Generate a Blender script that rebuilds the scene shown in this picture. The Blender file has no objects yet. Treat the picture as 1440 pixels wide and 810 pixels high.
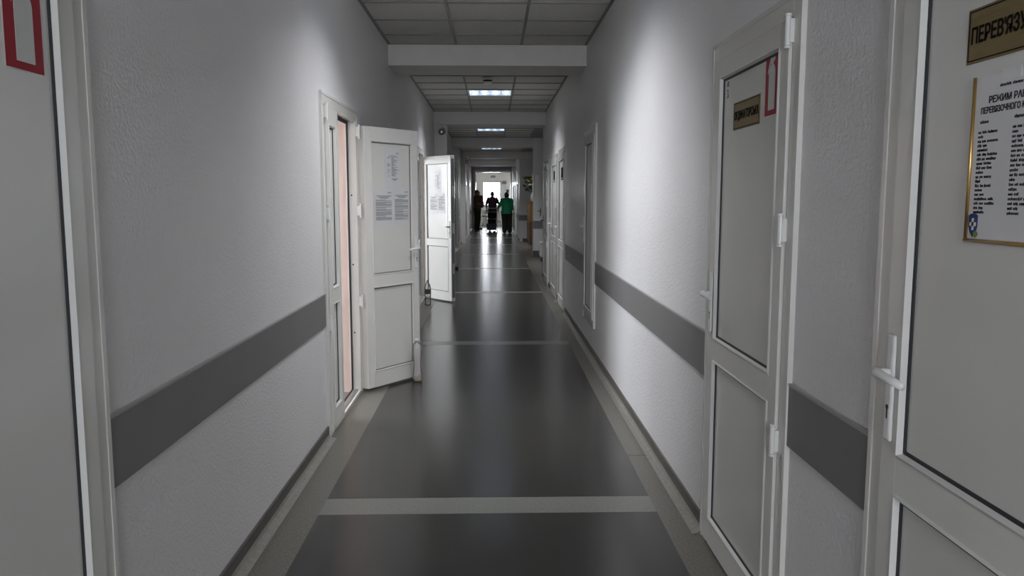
import bpy, bmesh, math, random
from mathutils import Vector, Matrix
random.seed(7)
PI = math.pi
SC = bpy.context.scene
COL = SC.collection

# ------------------------------------------------------------------ camera
F_PX = 1110.0
cam_d = bpy.data.cameras.new('camera'); cam = bpy.data.objects.new('camera', cam_d); COL.objects.link(cam)
cam_d.sensor_fit = 'HORIZONTAL'; cam_d.sensor_width = 36.0; cam_d.lens = 36.0 * F_PX / 1440.0
cam_d.clip_start = 0.02; cam_d.clip_end = 300
cam.location = (0, 0, 1.43)
cam.rotation_euler = (PI/2 - 0.11347, 0, -0.02416)
SC.camera = cam

# ------------------------------------------------------------------ world, exposure, daylight openings
SC.view_settings.view_transform = 'Standard'; SC.view_settings.look = 'None'
SC.view_settings.gamma = 1.0; SC.view_settings.use_curve_mapping = False
SC.view_settings.exposure = 0.10
W = bpy.data.worlds.new('overcast_sky'); SC.world = W; W.use_nodes = True
bg = W.node_tree.nodes['Background']; bg.inputs[0].default_value = (0.95, 0.97, 1.0, 1); bg.inputs[1].default_value = 24.0
LAMP_W = 19.0

def portal(loc, rot, sx, sz):
    l = bpy.data.lights.new('window_portal', 'AREA'); l.shape = 'RECTANGLE'; l.size = sx; l.size_y = sz
    l.cycles.is_portal = True
    o = bpy.data.objects.new('window_portal', l); o.location = loc; o.rotation_euler = rot; COL.objects.link(o)
XL, XR, ZC = -0.99, 0.90, 2.88
portal((-0.06, 42.16, 1.66), (-PI/2, 0, 0), 0.95, 1.25)
portal((0.0, -4.16, 1.75), (PI/2, 0, 0), 1.24, 1.7)
portal((-4.26, 6.6, 1.6), (0, -PI/2, 0), 1.6, 4.0)
portal((-1.46, 39.7, 1.65), (0, -PI/2, 0), 1.7, 1.0)
portal((-4.26, 11.0, 1.6), (0, -PI/2, 0), 1.5, 1.7)

# ------------------------------------------------------------------ materials
def lin(c):
    return tuple(((v/255.0)/12.92 if v/255.0 <= .04045 else ((v/255.0+.055)/1.055)**2.4) for v in c)
MATS = {}
def mat(name, col, rough=.5, metal=0.0, var=0.06, vscale=6.0, bump=0.0, bscale=80.0, emit=None, estr=0, spec=.5, coat=0.0, detail=3.0, stretch=None, rvar=0.0):
    m = bpy.data.materials.new(name); m.use_nodes = True
    nt = m.node_tree; b = nt.nodes['Principled BSDF']; N = nt.nodes.new; Lk = nt.links.new
    b.inputs['Roughness'].default_value = rough; b.inputs['Metallic'].default_value = metal
    b.inputs['Specular IOR Level'].default_value = spec; b.inputs['Coat Weight'].default_value = coat
    geo = N('ShaderNodeNewGeometry'); src = geo.outputs['Position']
    if stretch:
        mp = N('ShaderNodeMapping'); mp.inputs['Scale'].default_value = stretch; Lk(src, mp.inputs[0]); src = mp.outputs[0]
    n = N('ShaderNodeTexNoise'); n.inputs['Scale'].default_value = vscale; n.inputs['Detail'].default_value = detail; Lk(src, n.inputs['Vector'])
    r = N('ShaderNodeValToRGB'); r.color_ramp.elements[0].position = .3; r.color_ramp.elements[1].position = .7
    r.color_ramp.elements[0].color = (*[c*(1-var) for c in col], 1); r.color_ramp.elements[1].color = (*[min(1, c*(1+var)) for c in col], 1)
    Lk(n.outputs[0], r.inputs[0]); Lk(r.outputs[0], b.inputs['Base Color'])
    if rvar:
        mr = N('ShaderNodeMapRange'); mr.inputs[1].default_value = .3; mr.inputs[2].default_value = .7
        mr.inputs[3].default_value = rough - rvar; mr.inputs[4].default_value = rough + rvar; Lk(n.outputs[0], mr.inputs[0]); Lk(mr.outputs[0], b.inputs['Roughness'])
    if bump:
        n2 = N('ShaderNodeTexNoise'); n2.inputs['Scale'].default_value = bscale; n2.inputs['Detail'].default_value = 2.0; Lk(src, n2.inputs['Vector'])
        bp = N('ShaderNodeBump'); bp.inputs['Strength'].default_value = bump; bp.inputs['Distance'].default_value = 0.004
        Lk(n2.outputs[0], bp.inputs['Height']); Lk(bp.outputs[0], b.inputs['Normal'])
    if emit:
        b.inputs['Emission Color'].default_value = (*emit, 1); b.inputs['Emission Strength'].default_value = estr
    MATS[name] = m; return m

mat('wall_paint', (.70, .685, .682), .40, bump=.85, bscale=85, var=.03, vscale=1.5)
mat('pink_paint', (.80, .63, .57), .6, bump=.2, var=.03)
mat('room_paint', (.82, .80, .76), .6, var=.03)
mat('tile_white', (.58, .57, .54), .85, bump=.25, bscale=160, var=.05, vscale=40)
mat('grid_metal', (.20, .20, .19), .5, var=.05)
mat('beam_paint', (.62, .595, .58), .6, bump=.2, bscale=60, var=.03)
mat('guard_grey', (.178, .171, .168), .45, var=.06, vscale=3)
mat('guard_edge', (.34, .33, .33), .4, var=.04)
mat('lino_dark', (.037, .035, .032), .22, var=.10, vscale=2.2, bump=.05, bscale=5, spec=.55)
mat('lino_border', (.135, .127, .108), .34, var=.22, vscale=90, bump=.04, bscale=5, detail=1)
mat('lino_stripe', (.185, .185, .165), .30, var=.15, vscale=90, bump=.04, bscale=5, detail=1)
mat('skirting', (.085, .078, .070), .4, var=.15, vscale=12)
mat('cove', (.22, .21, .185), .35, var=.15, vscale=40)
mat('pvc', (.69, .68, .645), .18, var=.02, vscale=4)
mat('pvc_bead', (.64, .635, .61), .65, spec=.2, var=.02, vscale=4)
mat('pvc_panel', (.65, .645, .61), .22, var=.025, vscale=3)
mat('gasket_grey', (.16, .16, .16), .6, var=.1)
mat('sheet_paper', (.60, .60, .60), .7, var=.02, vscale=8)
mat('rubber', (.018, .018, .022), .6, var=.1)
mat('steel', (.55, .55, .56), .25, metal=1.0, var=.05)
mat('zinc', (.42, .42, .42), .4, metal=1.0, var=.08)
mat('black_plastic', (.015, .015, .016), .35, var=.1)
mat('white_plastic', (.75, .75, .73), .35, var=.02)
mat('red_sign', (.30, .006, .016), .5, spec=.3, var=.04)
mat('sign_white', (.58, .58, .56), .4, var=.02)
mat('brass_plate', (.19, .135, .045), .38, metal=.3, var=.12, vscale=25, stretch=(1, 1, 6))
mat('plate_ink', (.012, .010, .009), .8, spec=.05)
mat('paper', (.72, .72, .72), .7, var=.02, vscale=8)
mat('ink', (.035, .03, .04), .8)
mat('ink_grey', (.17, .17, .18), .8)
mat('gold', (.55, .36, .14), .3, metal=.9, var=.08)
mat('shield_blue', (.012, .03, .16), .5)
mat('leaf_green', (.16, .26, .03), .5)
mat('mirror', (.75, .78, .84), .22, metal=1.0, var=.04)
mat('tube_glow', (.9, .95, 1), .4, emit=(.80, .90, 1.0), estr=9.0)
mat('wood', (.28, .145, .05), .45, var=.25, vscale=9, stretch=(8, 8, 1))
mat('wood_dark', (.16, .08, .028), .45, var=.25, vscale=9, stretch=(8, 8, 1))
mat('ceramic', (.45, .40, .33), .3)
mat('foliage', (.022, .05, .02), .6, var=.3, vscale=20)
mat('petal', (.50, .40, .03), .6, var=.2, vscale=30)
mat('petal_white', (.5, .52, .5), .6, var=.1, vscale=30)
mat('skin', (.40, .24, .17), .55, var=.05)
mat('hair', (.012, .010, .009), .6, var=.2, vscale=60)
mat('hair_grey', (.13, .09, .075), .6, var=.2, vscale=60)
mat('cloth_green', (.014, .30, .14), .75, var=.12, vscale=12)
mat('cloth_beige', (.15, .115, .07), .8, var=.15, vscale=12)
mat('cloth_pink', (.27, .07, .085), .8, var=.15, vscale=12)
mat('cloth_mauve', (.13, .055, .075), .8, var=.15, vscale=12)
mat('cloth_black', (.012, .012, .014), .8, var=.2, vscale=12)
mat('cloth_olive', (.05, .048, .03), .8, var=.2, vscale=12)
mat('bin_blue', (.012, .014, .035), .4, var=.1)
mat('trolley_paint', (.55, .56, .58), .3, var=.02)
mat('radiator', (.6, .6, .6), .4, var=.02)

def glass_mat(name, tint, milk=0, rough=.02):
    m = bpy.data.materials.new(name); m.use_nodes = True; nt = m.node_tree; nt.nodes.clear()
    N = nt.nodes.new; Lk = nt.links.new
    out = N('ShaderNodeOutputMaterial'); t = N('ShaderNodeBsdfTransparent'); t.inputs[0].default_value = (*tint, 1)
    g = N('ShaderNodeBsdfGlossy'); g.inputs['Roughness'].default_value = rough
    if milk:
        df = N('ShaderNodeBsdfDiffuse'); df.inputs[0].default_value = (.8, .76, .76, 1); m1 = N('ShaderNodeMixShader'); m1.inputs[0].default_value = milk
        Lk(t.outputs[0], m1.inputs[1]); Lk(df.outputs[0], m1.inputs[2]); t = m1
    mx = N('ShaderNodeMixShader'); fr = N('ShaderNodeFresnel'); fr.inputs[0].default_value = 1.45
    Lk(fr.outputs[0], mx.inputs[0]); Lk(t.outputs[0], mx.inputs[1]); Lk(g.outputs[0], mx.inputs[2]); Lk(mx.outputs[0], out.inputs[0])
    MATS[name] = m; return m
glass_mat('glass', (.97, .98, 1))
glass_mat('pet', (.93, .91, .91), .26, rough=.12)
glass_mat('pet_blue', (.95, .96, .97), .20, rough=.10)
glass_mat('water', (.90, .92, .92))

# ------------------------------------------------------------------ mesh helpers
def bbox(bm, x0, x1, y0, y1, z0, z1, bev=0.0):
    vs = [bm.verts.new((x, y, z)) for x in (x0, x1) for y in (y0, y1) for z in (z0, z1)]
    fs = [(0,1,3,2), (4,6,7,5), (0,4,5,1), (2,3,7,6), (0,2,6,4), (1,5,7,3)]
    faces = [bm.faces.new([vs[i] for i in f]) for f in fs]
    if bev:
        es = list({e for f in faces for e in f.edges})
        bmesh.ops.bevel(bm, geom=es, offset=bev, segments=2, affect='EDGES', profile=.5)
    return vs
def tube(bm, pts, rads, seg=12, cap=True):
    if not isinstance(rads, (list, tuple)): rads = [rads]*len(pts)
    pts = [Vector(p) for p in pts]; rings = []; prev = None
    for i, p in enumerate(pts):
        d = (pts[min(i+1, len(pts)-1)] - pts[max(i-1, 0)]).normalized()
        if prev is None:
            a = Vector((0, 0, 1)) if abs(d.z) < .9 else Vector((1, 0, 0)); u = d.cross(a).normalized()
        else:
            u = (prev - d*prev.dot(d)).normalized()
        prev = u; v = d.cross(u)
        rings.append([bm.verts.new(p + (u*math.cos(t) + v*math.sin(t))*rads[i]) for t in [2*PI*k/seg for k in range(seg)]])
    for a, b in zip(rings, rings[1:]):
        for k in range(seg): bm.faces.new((a[k], a[(k+1) % seg], b[(k+1) % seg], b[k]))
    if cap:
        bm.faces.new(rings[0][::-1]); bm.faces.new(rings[-1])
def lathe(bm, prof, seg=24, c=(0, 0, 0), cap=True):
    rings = []
    for r, z in prof:
        rings.append([bm.verts.new((c[0]+r*math.cos(2*PI*k/seg), c[1]+r*math.sin(2*PI*k/seg), c[2]+z)) for k in range(seg)])
    for a, b in zip(rings, rings[1:]):
        for k in range(seg): bm.faces.new((a[k], a[(k+1) % seg], b[(k+1) % seg], b[k]))
    if cap:
        bm.faces.new(rings[0][::-1]); bm.faces.new(rings[-1])
def poly(bm, pts, y0, y1):
    """2-D outline in (x, z) extruded along y"""
    a = [bm.verts.new((p[0], y0, p[1])) for p in pts]; b = [bm.verts.new((p[0], y1, p[1])) for p in pts]
    bm.faces.new(a); bm.faces.new(b[::-1]); n = len(pts)
    for i in range(n): bm.faces.new((a[i], b[i], b[(i+1) % n], a[(i+1) % n]))
def ellipsoid(bm, c, r, seg=16, rings=10):
    g = bmesh.ops.create_uvsphere(bm, u_segments=seg, v_segments=rings, radius=1)
    for v in g['verts']: v.co = Vector((c[0]+v.co.x*r[0], c[1]+v.co.y*r[1], c[2]+v.co.z*r[2]))
def obj(name, bm, m, parent=None, smooth=False):
    bmesh.ops.recalc_face_normals(bm, faces=bm.faces[:])
    me = bpy.data.meshes.new(name); bm.to_mesh(me); bm.free()
    if m: me.materials.append(MATS[m])
    if smooth:
        for p in me.polygons: p.use_smooth = True
    o = bpy.data.objects.new(name, me); COL.objects.link(o)
    if parent: o.parent = parent
    return o
def mk(name, fn, m, parent=None, smooth=False):
    bm = bmesh.new(); fn(bm); return obj(name, bm, m, parent, smooth)
def box(name, m, parent, *d, bev=0.0):
    return mk(name, lambda bm: bbox(bm, *d, bev=bev), m, parent)
def tag(o, label, cat, group=None, kind=None):
    o['label'] = label; o['category'] = cat
    if group: o['group'] = group
    if kind: o['kind'] = kind
    return o
def empty(name, loc=(0, 0, 0), rz=0.0, parent=None):
    o = bpy.data.objects.new(name, None); o.location = loc; o.rotation_euler = (0, 0, rz); COL.objects.link(o)
    o.empty_display_size = .1
    if parent: o.parent = parent
    return o
def copy_tree(o, parent=None):
    c = o.copy(); COL.objects.link(c); c.parent = parent
    for ch in list(o.children): copy_tree(ch, c)
    return c
def text_mesh(name, s, size, m, parent, loc, align='CENTER', ext=.0004, sx=1.0, width=None, bold=0.0):
    cu = bpy.data.curves.new(name, 'FONT'); cu.body = s; cu.size = size; cu.align_x = align; cu.extrude = ext; cu.resolution_u = 2; cu.offset = bold
    t = bpy.data.objects.new(name, cu); COL.objects.link(t)
    dg = bpy.context.evaluated_depsgraph_get(); me = bpy.data.meshes.new_from_object(t.evaluated_get(dg))
    COL.objects.unlink(t); bpy.data.objects.remove(t)
    if width and len(me.vertices):
        xs = [v.co.x for v in me.vertices]; sx = width/(max(xs)-min(xs))
    for v in me.vertices: v.co = Vector((v.co.x*sx, -v.co.z, v.co.y))
    me.materials.clear(); me.materials.append(MATS[m])
    o = bpy.data.objects.new(name, me); COL.objects.link(o); o.parent = parent; o.location = loc
    return o

# ------------------------------------------------------------------ room shell
TL = 0.35                                  # thickness of the left wall
# doors: (wall, near Y, far Y, z0, z1)
LD = [(1.02, 1.97, 0, 2.03), (4.62, 5.80, 0, 2.03), (10.10, 11.33, 0, 2.09), (15.6, 16.6, 0, 2.05), (20.0, 21.1, 0, 2.35), (22.2, 23.3, 0, 2.35), (26.6, 27.7, 0, 2.05), (29.0, 30.1, 0, 2.05), (32.6, 33.7, 0, 2.05)]
RD = [(0.83, 1.78, 0, 2.03), (2.32, 3.22, 0, 2.02), (6.88, 7.68, .28, 2.06), (9.72, 10.72, 0, 2.05), (11.02, 12.02, 0, 2.03), (12.72, 13.72, 0, 2.03)]
RD2 = [(27.6, 28.7, 0, 2.05), (30.2, 31.3, 0, 2.05), (33.2, 34.3, 0, 2.05)]

def wall_mesh(bm, xa, xb, y0, y1, ops, h=3.0):
    y = y0
    for (a, b, z0, z1) in sorted(ops):
        bbox(bm, xa, xb, y, a, 0, h); bbox(bm, xa, xb, a, b, z1, h)
        if z0 > 0: bbox(bm, xa, xb, a, b, 0, z0)
        y = b
    bbox(bm, xa, xb, y, y1, 0, h)

wl = mk('wall_left', lambda bm: wall_mesh(bm, XL-TL, XL, -4.2, 37, LD), 'wall_paint')
tag(wl, 'long white rough-plastered corridor wall with the open doors', 'wall', kind='structure')
def pil(bm):
    bbox(bm, XL-.02, -.775, 13.60, 14.04, 0, 2.66)
    bbox(bm, XL-.02, -.86, 24.94, 25.38, 0, 2.66)
    bbox(bm, XL-.02, -.90, 30.64, 31.0, 0, 2.66)
mk('pilaster', pil, 'wall_paint', wl)
def reveal(bm):
    for a, b in ((4.62, 5.80), (10.10, 11.33)):
        bbox(bm, XL-TL+.001, XL-.062, b-.045, b-.003, 0, 2.0)
        bbox(bm, XL-TL+.001, XL-.062, a+.003, a+.045, 0, 2.0)
        bbox(bm, XL-TL+.001, XL-.062, a+.045, b-.045, 1.955, 2.0)
mk('reveal', reveal, 'pink_paint', wl)

wr = mk('wall_right', lambda bm: wall_mesh(bm, XR, XR+.2, -4.2, 14.3, RD), 'wall_paint')
tag(wr, 'long white rough-plastered corridor wall with the closed doors', 'wall', kind='structure')
def wr2(bm):
    bbox(bm, 1.42, 1.6, 14.3, 19.3, 0, 3.0)
    bbox(bm, XR+.2, 1.6, 14.1, 14.3, 0, 3.0)
    bbox(bm, .985, 1.8, 19.3, 19.75, 0, 3.0)
    bbox(bm, 1.62, 1.8, 19.75, 26.2, 0, 3.0)
    wall_mesh(bm, .885, 1.1, 26.2, 37, RD2)
    bbox(bm, 1.1, 1.8, 26.2, 26.4, 0, 3.0)
mk('far_wall', wr2, 'wall_paint', wr)

# floor: border sheet with darker centre sheets and pale cross strips
FX0, FX1 = -.795, .748
fl = mk('floor', lambda bm: bbox(bm, -4.5, 2.0, -4.4, 42.6, -.2, 0), 'lino_border')
tag(fl, 'polished grey linoleum corridor floor with pale cross strips', 'floor', kind='structure')
ST = [-3.9, -.70, 3.56, 7.73, 11.97, 16.05, 20.2, 24.4, 28.6, 32.8, 37.0]
for i in range(len(ST)-1):
    box('linoleum_sheet', 'lino_dark', fl, FX0, FX1, ST[i]+.098, ST[i+1]-.098, -.01, .0012)
for y in ST: box('cross_strip', 'lino_stripe', fl, FX0, FX1, y-.096, y+.096, -.01, .0012)
box('floor_seam', 'skirting', fl, FX1+.002, XR-.045, 4.262, 4.268, -.005, .0008)
box('linoleum_sheet', 'lino_dark', fl, -1.3, 1.4, 37.1, 42, -.01, .0012)

# skirting with a pale coved foot
def skirt(bm, x, s, segs, y=None):
    for a, b in segs: bbox(bm, min(x, x+s*.011), max(x, x+s*.011), a, b, 0.0, .078)
def cove(bm, x, s, segs):
    for a, b in segs:
        q = [(x+s*.011, .03), (x+s*.016, .016), (x+s*.028, .006), (x+s*.05, .0008), (x+s*.011, .0008)]
        va = [bm.verts.new((p[0], a, p[1])) for p in q]; vb = [bm.verts.new((p[0], b, p[1])) for p in q]
        bm.faces.new(va); bm.faces.new(vb[::-1])
        for i in range(5): bm.faces.new((va[i], vb[i], vb[(i+1) % 5], va[(i+1) % 5]))
def gaps(y0, y1, ops, floor_only=True):
    out = []; y = y0
    for (a, b, z0, z1) in sorted(ops):
        if floor_only and z0 > 0: continue
        out.append((y, a)); y = b
    out.append((y, y1)); return out
SL = gaps(-4, 13.56, LD[:3]); SL2 = gaps(14.06, 24.9, LD[3:6]) + gaps(25.4, 30.6, LD[6:8]) + gaps(31.0, 37, LD[8:])
bl = mk('baseboard_left', lambda bm: skirt(bm, XL, 1, SL+SL2), 'skirting'); tag(bl, 'dark skirting strip along the wall with the open doors', 'baseboard', kind='structure')
mk('coved_foot', lambda bm: cove(bm, XL, 1, SL+SL2), 'cove', bl)
SR = gaps(-4, 14.3, RD); SR2 = gaps(26.2, 37, RD2)
def skr(bm):
    skirt(bm, XR, -1, SR); skirt(bm, .885, -1, SR2); skirt(bm, 1.42, -1, [(14.3, 19.3)]); skirt(bm, 1.62, -1, [(19.75, 26.2)])
    bbox(bm, .975, 1.42, 19.285, 19.3, 0, .15); bbox(bm, .985, 1.62, 26.188, 26.2, 0, .10)
br = mk('baseboard_right', skr, 'skirting'); tag(br, 'dark skirting strip along the wall with the closed doors', 'baseboard', kind='structure')
mk('coved_foot', lambda bm: cove(bm, XR, -1, SR), 'cove', br)

# ceiling: slab, hung tiles in a metal grid, beams
BEAMS = [1.88, 7.72, 13.56, 19.3, 24.9, 30.6]
BT = .60
LAMPS = [-1.3, 4.65, 11.13, 17.05, 23.5, 29.3]
ce = mk('ceiling', lambda bm: bbox(bm, -4.5, 2.0, -4.4, 42.6, 2.97, 3.15), 'tile_white'); tag(ce, 'white suspended ceiling of square tiles in a grid', 'ceiling', kind='structure')
CX = [XL, -.346, .276, XR]
tiles = {}
gridb = bmesh.new()
LAMP_SLOT = []
bays = [(-4.0, BEAMS[0])] + [(BEAMS[i]+BT, BEAMS[i+1]) for i in range(len(BEAMS)-1)] + [(BEAMS[-1]+BT, 37)]
for bi, (y0, y1) in enumerate(bays):
    lamp = LAMPS[bi] if bi < len(LAMPS) else None
    # rows laid out from the lamp outwards
    pitch = .585
    ys = []
    ref = (lamp - pitch/2) if lamp is not None else y1
    k = math.floor((y0-ref)/pitch)
    y = ref + k*pitch
    while y < y1 + pitch: ys.append(y); y += pitch
    rows = []
    for a, b in zip(ys, ys[1:]):
        a2, b2 = max(a, y0), min(b, y1)
        if b2-a2 > .03: rows.append((a2, b2))
    far = y0 > 20
    for (a, b) in rows:
        bbox(gridb, XL, XR+(1.0 if far or y0 > 13 else 0), b-.010, b+.010, ZC-.004, ZC+.02)
        for c in range(3):
            if lamp is not None and c == 1 and abs((a+b)/2-lamp) < .1: LAMP_SLOT.append((a, b)); continue
            x0, x1 = CX[c]+.012, CX[c+1]-.012
            if c == 0: x0 = CX[0]+.02
            if c == 2: x1 = CX[3]-.02
            key = (round(x1-x0, 3), round(b-a, 3))
            if key not in tiles:
                t = mk('ceiling_tile', lambda bm: bbox(bm, 0, x1-x0, 0, b-a-.024, 0, .016), 'tile_white', ce); tiles[key] = t.data
            else:
                t = bpy.data.objects.new('ceiling_tile', tiles[key]); COL.objects.link(t); t.parent = ce
            t.location = (x0, a+.012, ZC+.003 + random.uniform(-.001, .001))
    for x in CX:
        w = .024 if x in (XL, XR) else .011
        bbox(gridb, max(XL, x-w), min(XR, x+w), y0, y1, ZC-.005, ZC+.02)
    if y0 > 13 and y0 < 26: bbox(gridb, XR, 1.9, y0, y1, ZC+.001, ZC+.02)
obj('ceiling_grid', gridb, 'grid_metal', ce)
for i, y in enumerate(BEAMS):
    zb = 2.683 if i < 2 else 2.66
    b = box('trim_%d' % (i+1), 'beam_paint', None, XL, XR if i < 2 else (XR, .985, 1.6, .885)[i-2], y, y+BT, zb, 2.97, bev=.004)
    ords = ['over the nearest doors', 'with the smoke detector behind it', 'above the first security camera', 'above the bare pier', 'above the far security camera', 'last before the white end portal']
    tag(b, 'white plastered ceiling beam ' + ords[i], 'beam', kind='structure')

# end portal and end room
def port(bm):
    bbox(bm, -1.6, -.86, 37.0, 37.35, 0, 2.97); bbox(bm, .90, 1.7, 37.0, 37.35, 0, 2.97); bbox(bm, -.86, .90, 37.0, 37.35, 2.70, 2.97)
we = mk('wall_end', port, 'beam_paint'); tag(we, 'white wall with wide portal at the corridor end', 'wall', kind='structure')
def pframe(bm):
    bbox(bm, -.86, -.79, 36.97, 37.38, 0, 2.66); bbox(bm, .83, .90, 36.97, 37.38, 0, 2.66); bbox(bm, -.86, .90, 36.97, 37.38, 2.62, 2.71)
mk('portal_lining', pframe, 'pvc', we)
def room_end(bm):
    wall_mesh(bm, -1.6, -1.4, 37.3, 42.4, [(39.2, 40.2, .8, 2.5)]); bbox(bm, 1.5, 1.7, 37.3, 42.4, 0, 3)
    bbox(bm, -1.4, -.535, 42, 42.25, 0, 3); bbox(bm, .415, 1.5, 42, 42.25, 0, 3)
    bbox(bm, -.535, .415, 42, 42.25, 0, 1.03); bbox(bm, -.535, .415, 42, 42.25, 2.29, 3)
wd = mk('wall_window', room_end, 'room_paint'); tag(wd, 'pale end wall around the bright window', 'wall', kind='structure')

def window(name, loc, rz, w, h, mull, label):
    r = empty(name, loc, rz); tag(r, label, 'window', kind='structure')
    def fr(bm):
        t = .05
        bbox(bm, 0, t, .0, .06, 0, h); bbox(bm, w-t, w, .0, .06, 0, h); bbox(bm, t, w-t, .0, .06, 0, t); bbox(bm, t, w-t, .0, .06, h-t, h)
    mk('window_frame', fr, 'pvc', r)
    for m_ in mull: box('mullion', 'pvc', r, m_-.022, m_+.022, .0, .06, .05, h-.05)
    xs = [.05] + list(mull) + [w-.05]
    for a, b in zip(xs, xs[1:]): box('pane', 'glass', r, a+(.022 if a > .06 else 0), b-(.022 if b < w-.06 else 0), .028, .034, .05, h-.05)
    box('window_sill', 'pvc', r, -.05, w+.05, -.12, .0, -.03, 0.0)
    return r
window('window_1', (-.535, 42.05, 1.03), 0, .95, 1.26, (.74,), 'bright daylit window at the far end of the corridor')
window('window_5', (-1.46, 39.2, .8), PI/2, 1.0, 1.7, (.5,), 'side window of the end room beyond the portal')
window('window_2', (-4.25, 4.6, .8), PI/2, 4.0, 1.6, (1.0, 2.0, 3.0), 'wide window of the first open room')
window('window_3', (-4.25, 10.15, .85), PI/2, 1.7, 1.5, (.85,), 'wide window of the second open room')
window('window_4', (.62, -4.05, .9), PI, 1.24, 1.7, (.62,), 'window at the corridor end behind the nearest doors')
def wback(bm):
    bbox(bm, XL, -.62, -4.25, -4, 0, 3); bbox(bm, .62, XR, -4.25, -4, 0, 3)
    bbox(bm, -.62, .62, -4.25, -4, 0, .9); bbox(bm, -.62, .62, -4.25, -4, 2.6, 3)
wb = mk('wall_back', wback, 'wall_paint'); tag(wb, 'white end wall behind the nearest doors', 'wall', kind='structure')
def rooms(bm):
    wall_mesh(bm, -4.45, -4.2, 3.4, 13.4, [(4.6, 8.6, .8, 2.4), (10.15, 11.85, .85, 2.35)])
    for y in (3.4, 8.95, 13.2): bbox(bm, -4.2, XL-TL, y, y+.15, 0, 3)
wrm = mk('wall_rooms', rooms, 'room_paint'); tag(wrm, 'pale walls of the open side rooms', 'wall', kind='structure')

# grey wall guards
GZ0, GZ1 = .682, .872
def guard(n, label, runs, x, s):
    root = None
    for a, b in runs:
        o = box('trim_%d' % n if root is None else 'guard_panel', 'guard_grey', root, min(x, x+s*.010), max(x, x+s*.010), a, b, GZ0, GZ1, bev=.0015)
        if root is None: root = o; tag(o, label, 'wall guard', kind='structure')
        box('edge_strip', 'guard_edge', root, min(x+s*.002, x+s*.0125), max(x+s*.002, x+s*.0125), a, b, GZ1-.004, GZ1+.004)
    return root
guard(7, 'flat grey wall guard between the closed red-signed door and the first open door', [(1.985, 4.61)], XL, 1)
guard(8, 'flat grey wall guard between the two open doors', [(5.83, 10.09)], XL, 1)
guard(9, 'short grey wall guard between the two doors with brass plates', [(1.79, 2.31)], XR, -1)
guard(10, 'long grey wall guard running from the brass-plated door to the tall hatch', [(3.235, 6.87)], XR, -1)
guard(11, 'grey wall guard between the tall hatch and the row of three doors', [(7.69, 9.71)], XR, -1)
g = box('trim_12', 'guard_grey', None, .975, 1.42, 19.284, 19.3, .69, .88, bev=.002); tag(g, 'grey guard patch on the bare pier', 'wall guard', kind='structure')
g = box('trim_13', 'guard_grey', None, .885, 1.62, 26.186, 26.2, .69, .87, bev=.002); tag(g, 'grey guard patch on the pier behind the flower stand', 'wall guard', kind='structure')
guard(14, 'grey wall guard along the far glossy doors', [(25.4, 26.58), (27.72, 28.98), (30.12, 30.6), (31.0, 32.58), (33.72, 36.9)], XL, 1)
guard(15, 'grey wall guard along the far wall by the group of people', [(26.25, 27.58), (28.72, 30.18), (31.32, 33.18), (34.32, 36.9)], .885, -1)

# ------------------------------------------------------------------ doors
def frame_ring(bm, x0, x1, z0, z1, t, y0, y1, bottom=True):
    bbox(bm, x0, x0+t, y0, y1, z0, z1); bbox(bm, x1-t, x1, y0, y1, z0, z1)
    bbox(bm, x0+t, x1-t, y0, y1, z1-t, z1)
    if bottom: bbox(bm, x0+t, x1-t, y0, y1, z0, z0+t)
def bead_ring(bm, x0, x1, z0, z1, w, y0, y1):
    """mitred sloping bead from leaf face (y0, outer) down to panel (y1, inner)"""
    o = [(x0, z0), (x1, z0), (x1, z1), (x0, z1)]; i = [(x0+w, z0+w), (x1-w, z0+w), (x1-w, z1-w), (x0+w, z1-w)]
    m_ = [(x0+w*.45, z0+w*.45), (x1-w*.45, z0+w*.45), (x1-w*.45, z1-w*.45), (x0+w*.45, z1-w*.45)]
    rings = []
    for pts, y in ((o, y1), (o, y0-.002), (m_, y0-.0045), (i, y1)):
        rings.append([bm.verts.new((p[0], y, p[1])) for p in pts])
    for a, b in zip(rings, rings[1:]):
        for k in range(4): bm.faces.new((a[k], a[(k+1) % 4], b[(k+1) % 4], b[k]))
def lever(parent, x, z, s, y=-.022, mtl='white_plastic', name='handle'):
    """escutcheon plate with key slot and lever pointing to s along x"""
    h = box(name, mtl, parent, x-.015, x+.015, y-.009, y, z-.155, z+.085, bev=.006)
    h.parent = parent
    def lv(bm):
        tube(bm, [(x, y-.005, z), (x, y-.036, z)], .0095, 12)
        tube(bm, [(x, y-.037, z+.002), (x+s*.02, y-.043, z+.001), (x+s*.07, y-.041, z-.002), (x+s*.112, y-.037, z-.006)], [.0115, .0115, .0095, .008], 12)
    l = mk('handle_lever', lv, mtl, parent, True)
    def ks(bm):
        tube(bm, [(x, y-.0096, z-.078), (x, y-.0085, z-.078)], .006, 14); bbox(bm, x-.0028, x+.0028, y-.0096, y-.0085, z-.104, z-.078)
    mk('keyhole', ks, 'black_plastic', parent)
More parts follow.
